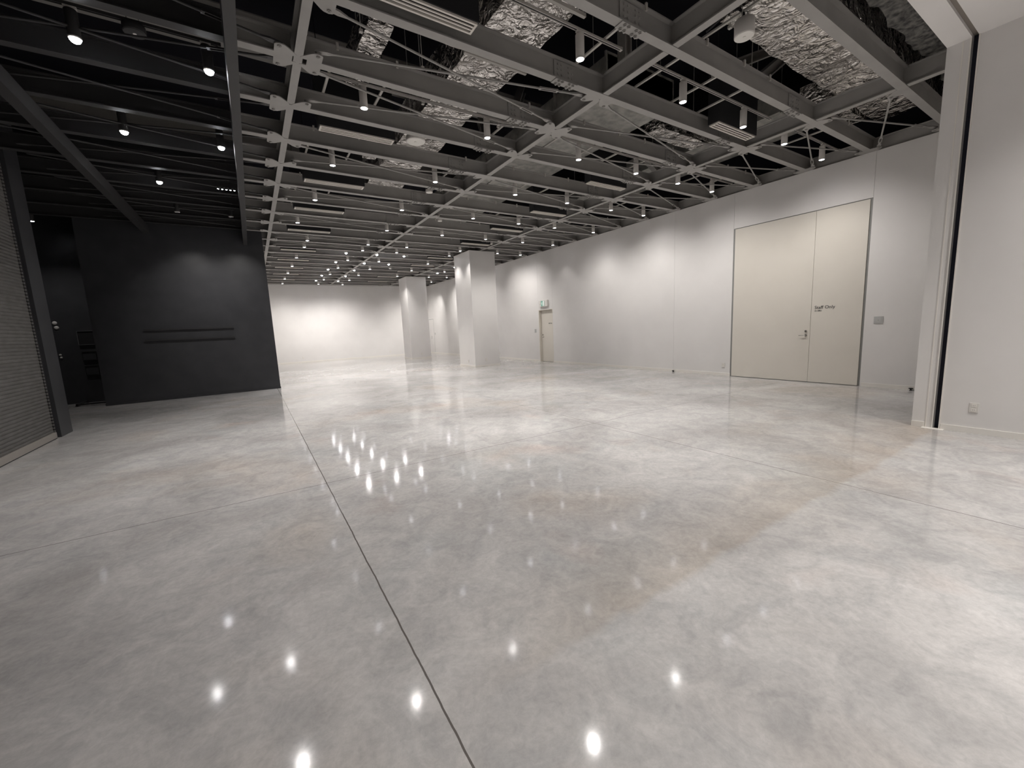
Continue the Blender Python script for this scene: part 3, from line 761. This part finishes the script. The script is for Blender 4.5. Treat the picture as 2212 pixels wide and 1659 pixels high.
# ------------------------------------------------------------------ dark left side
sh = empty('rolling_shutter', (-3.15, 5.0, 0), 'grey rolling steel shutter pulled down at the left edge', 'shutter')
sl = MB()
z = 0.11; pitch = 0.056; prof = []
while z < 4.9:
    for dz, dx in ((0.0, 0.0), (0.009, 0.009), (0.026, 0.012), (0.045, 0.007), (0.054, 0.0)):
        prof.append((dx, z + dz))
    z += pitch
ya, yb = -4.2 - 5.0, 10.33 - 5.0
for dx, zz in prof: sl.v += [(dx - 0.01, ya, zz), (dx - 0.01, yb, zz)]
for i in range(len(prof) - 1): sl.f.append((2*i, 2*i+2, 2*i+3, 2*i+1))
i0 = len(sl.v)
sl.box(-0.03, -0.011, ya, yb, 0.1, 4.9)
z = 0.11
while z < 4.85:
    sl.box(-0.012, 0.014, yb - 0.02, yb + 0.03, z + 0.010, z + 0.038); z += pitch
part('slat_curtain', sl, m_shut, sh)
bevel(part('bottom_bar', MB().box(-0.03, 0.03, ya, yb, 0.012, 0.115), m_shutb, sh), 0.004)
part('weather_seal', MB().box(-0.02, 0.025, ya, yb, 0.0, 0.014), m_boxb, sh)
part('guide_rail', MB().box(-0.06, 0.0, yb + 0.012, 10.44 - 5.0, 0, 4.9), m_boxb, sh)
o = part('pillar', MB().box(-3.4, -3.10, 10.44, 10.98, 0, 6.2), m_black)
tag(o, 'black square pillar between the shutter and the dark recess', 'pillar')
for z, lab in ((1.975, 'upper thin black rail on the black wall'), (1.69, 'lower thin black rail on the black wall')):
    o = part('wall_rail', MB().box(-2.475, -0.425, YB - 0.05, YB - 0.02, z - 0.018, z + 0.018).box(-2.3, -2.25, YB - 0.02, YB, z - 0.015, z + 0.015).box(-1.45, -1.4, YB - 0.02, YB, z - 0.015, z + 0.015).box(-0.6, -0.55, YB - 0.02, YB, z - 0.015, z + 0.015), m_blackst)
    tag(o, lab, 'rail', 'rails on the black wall')
m_bxf = mat('dark_metal_edge', (0.30, 0.30, 0.31), 0.35, 0.6)
m_glow = mat('pale_button', (0.7, 0.68, 0.66), 0.35)
def wall_box(x0, x1, z0, z1, lab, inner, edge):
    o = empty('wall_panel', ((x0 + x1) / 2, 16.27, z0), lab, 'panel')
    hw = (x1 - x0) / 2; h = z1 - z0
    part('panel_face', MB().box(-hw, hw, -0.03, 0, 0, h), inner, o)
    part('panel_frame', MB().box(-hw - 0.012, hw + 0.012, -0.05, 0, h, h + 0.012).box(-hw - 0.012, hw + 0.012, -0.05, 0, -0.012, 0).box(-hw - 0.012, -hw, -0.05, 0, 0, h).box(hw, hw + 0.012, -0.05, 0, 0, h), edge, o)
wall_box(-4.12, -3.80, 1.66, 2.03, 'black framed hatch on the dark recess wall, top one', m_boxb, m_bxf)
wall_box(-4.10, -3.83, 1.23, 1.45, 'small dark panel on the recess wall, middle one', m_black, m_blackst)
wall_box(-4.09, -3.83, 0.81, 1.05, 'small dark panel on the recess wall, lowest one', m_black, m_blackst)
for x, z, r, lab in ((-4.53, 2.28, 0.05, 'upper large pale round button on the dark recess wall'), (-4.51, 2.15, 0.05, 'lower large pale round button on the dark recess wall'),
                     (-4.54, 1.40, 0.028, 'upper small pale round button on the dark recess wall'), (-4.53, 1.325, 0.028, 'lower small pale round button on the dark recess wall')):
    o = part('round_button', lathe([(0.001, 0.03), (r * 0.6, 0.028), (r * 0.9, 0.018), (r, 0.0)], 20), m_glow, None, (x, 16.27, z), smooth=True)
    o.rotation_euler = (R(90), 0, 0)
    tag(o, lab, 'button', 'round buttons on the recess wall')
o = empty('floor_bracket', (-3.9, 15.8, 0), 'low dark steel bracket on the floor beside the black wall end', 'bracket')
part('bracket_rail', MB().box(-0.30, 0.38, -0.40, -0.36, 0.03, 0.07).box(-0.30, -0.26, -0.40, 0.45, 0.03, 0.07), m_blackst, o)
part('bracket_foot', MB().box(-0.31, -0.25, -0.41, -0.35, 0, 0.03), m_blackst, o)
part('bracket_foot', MB().box(0.32, 0.38, -0.41, -0.35, 0, 0.03), m_blackst, o)
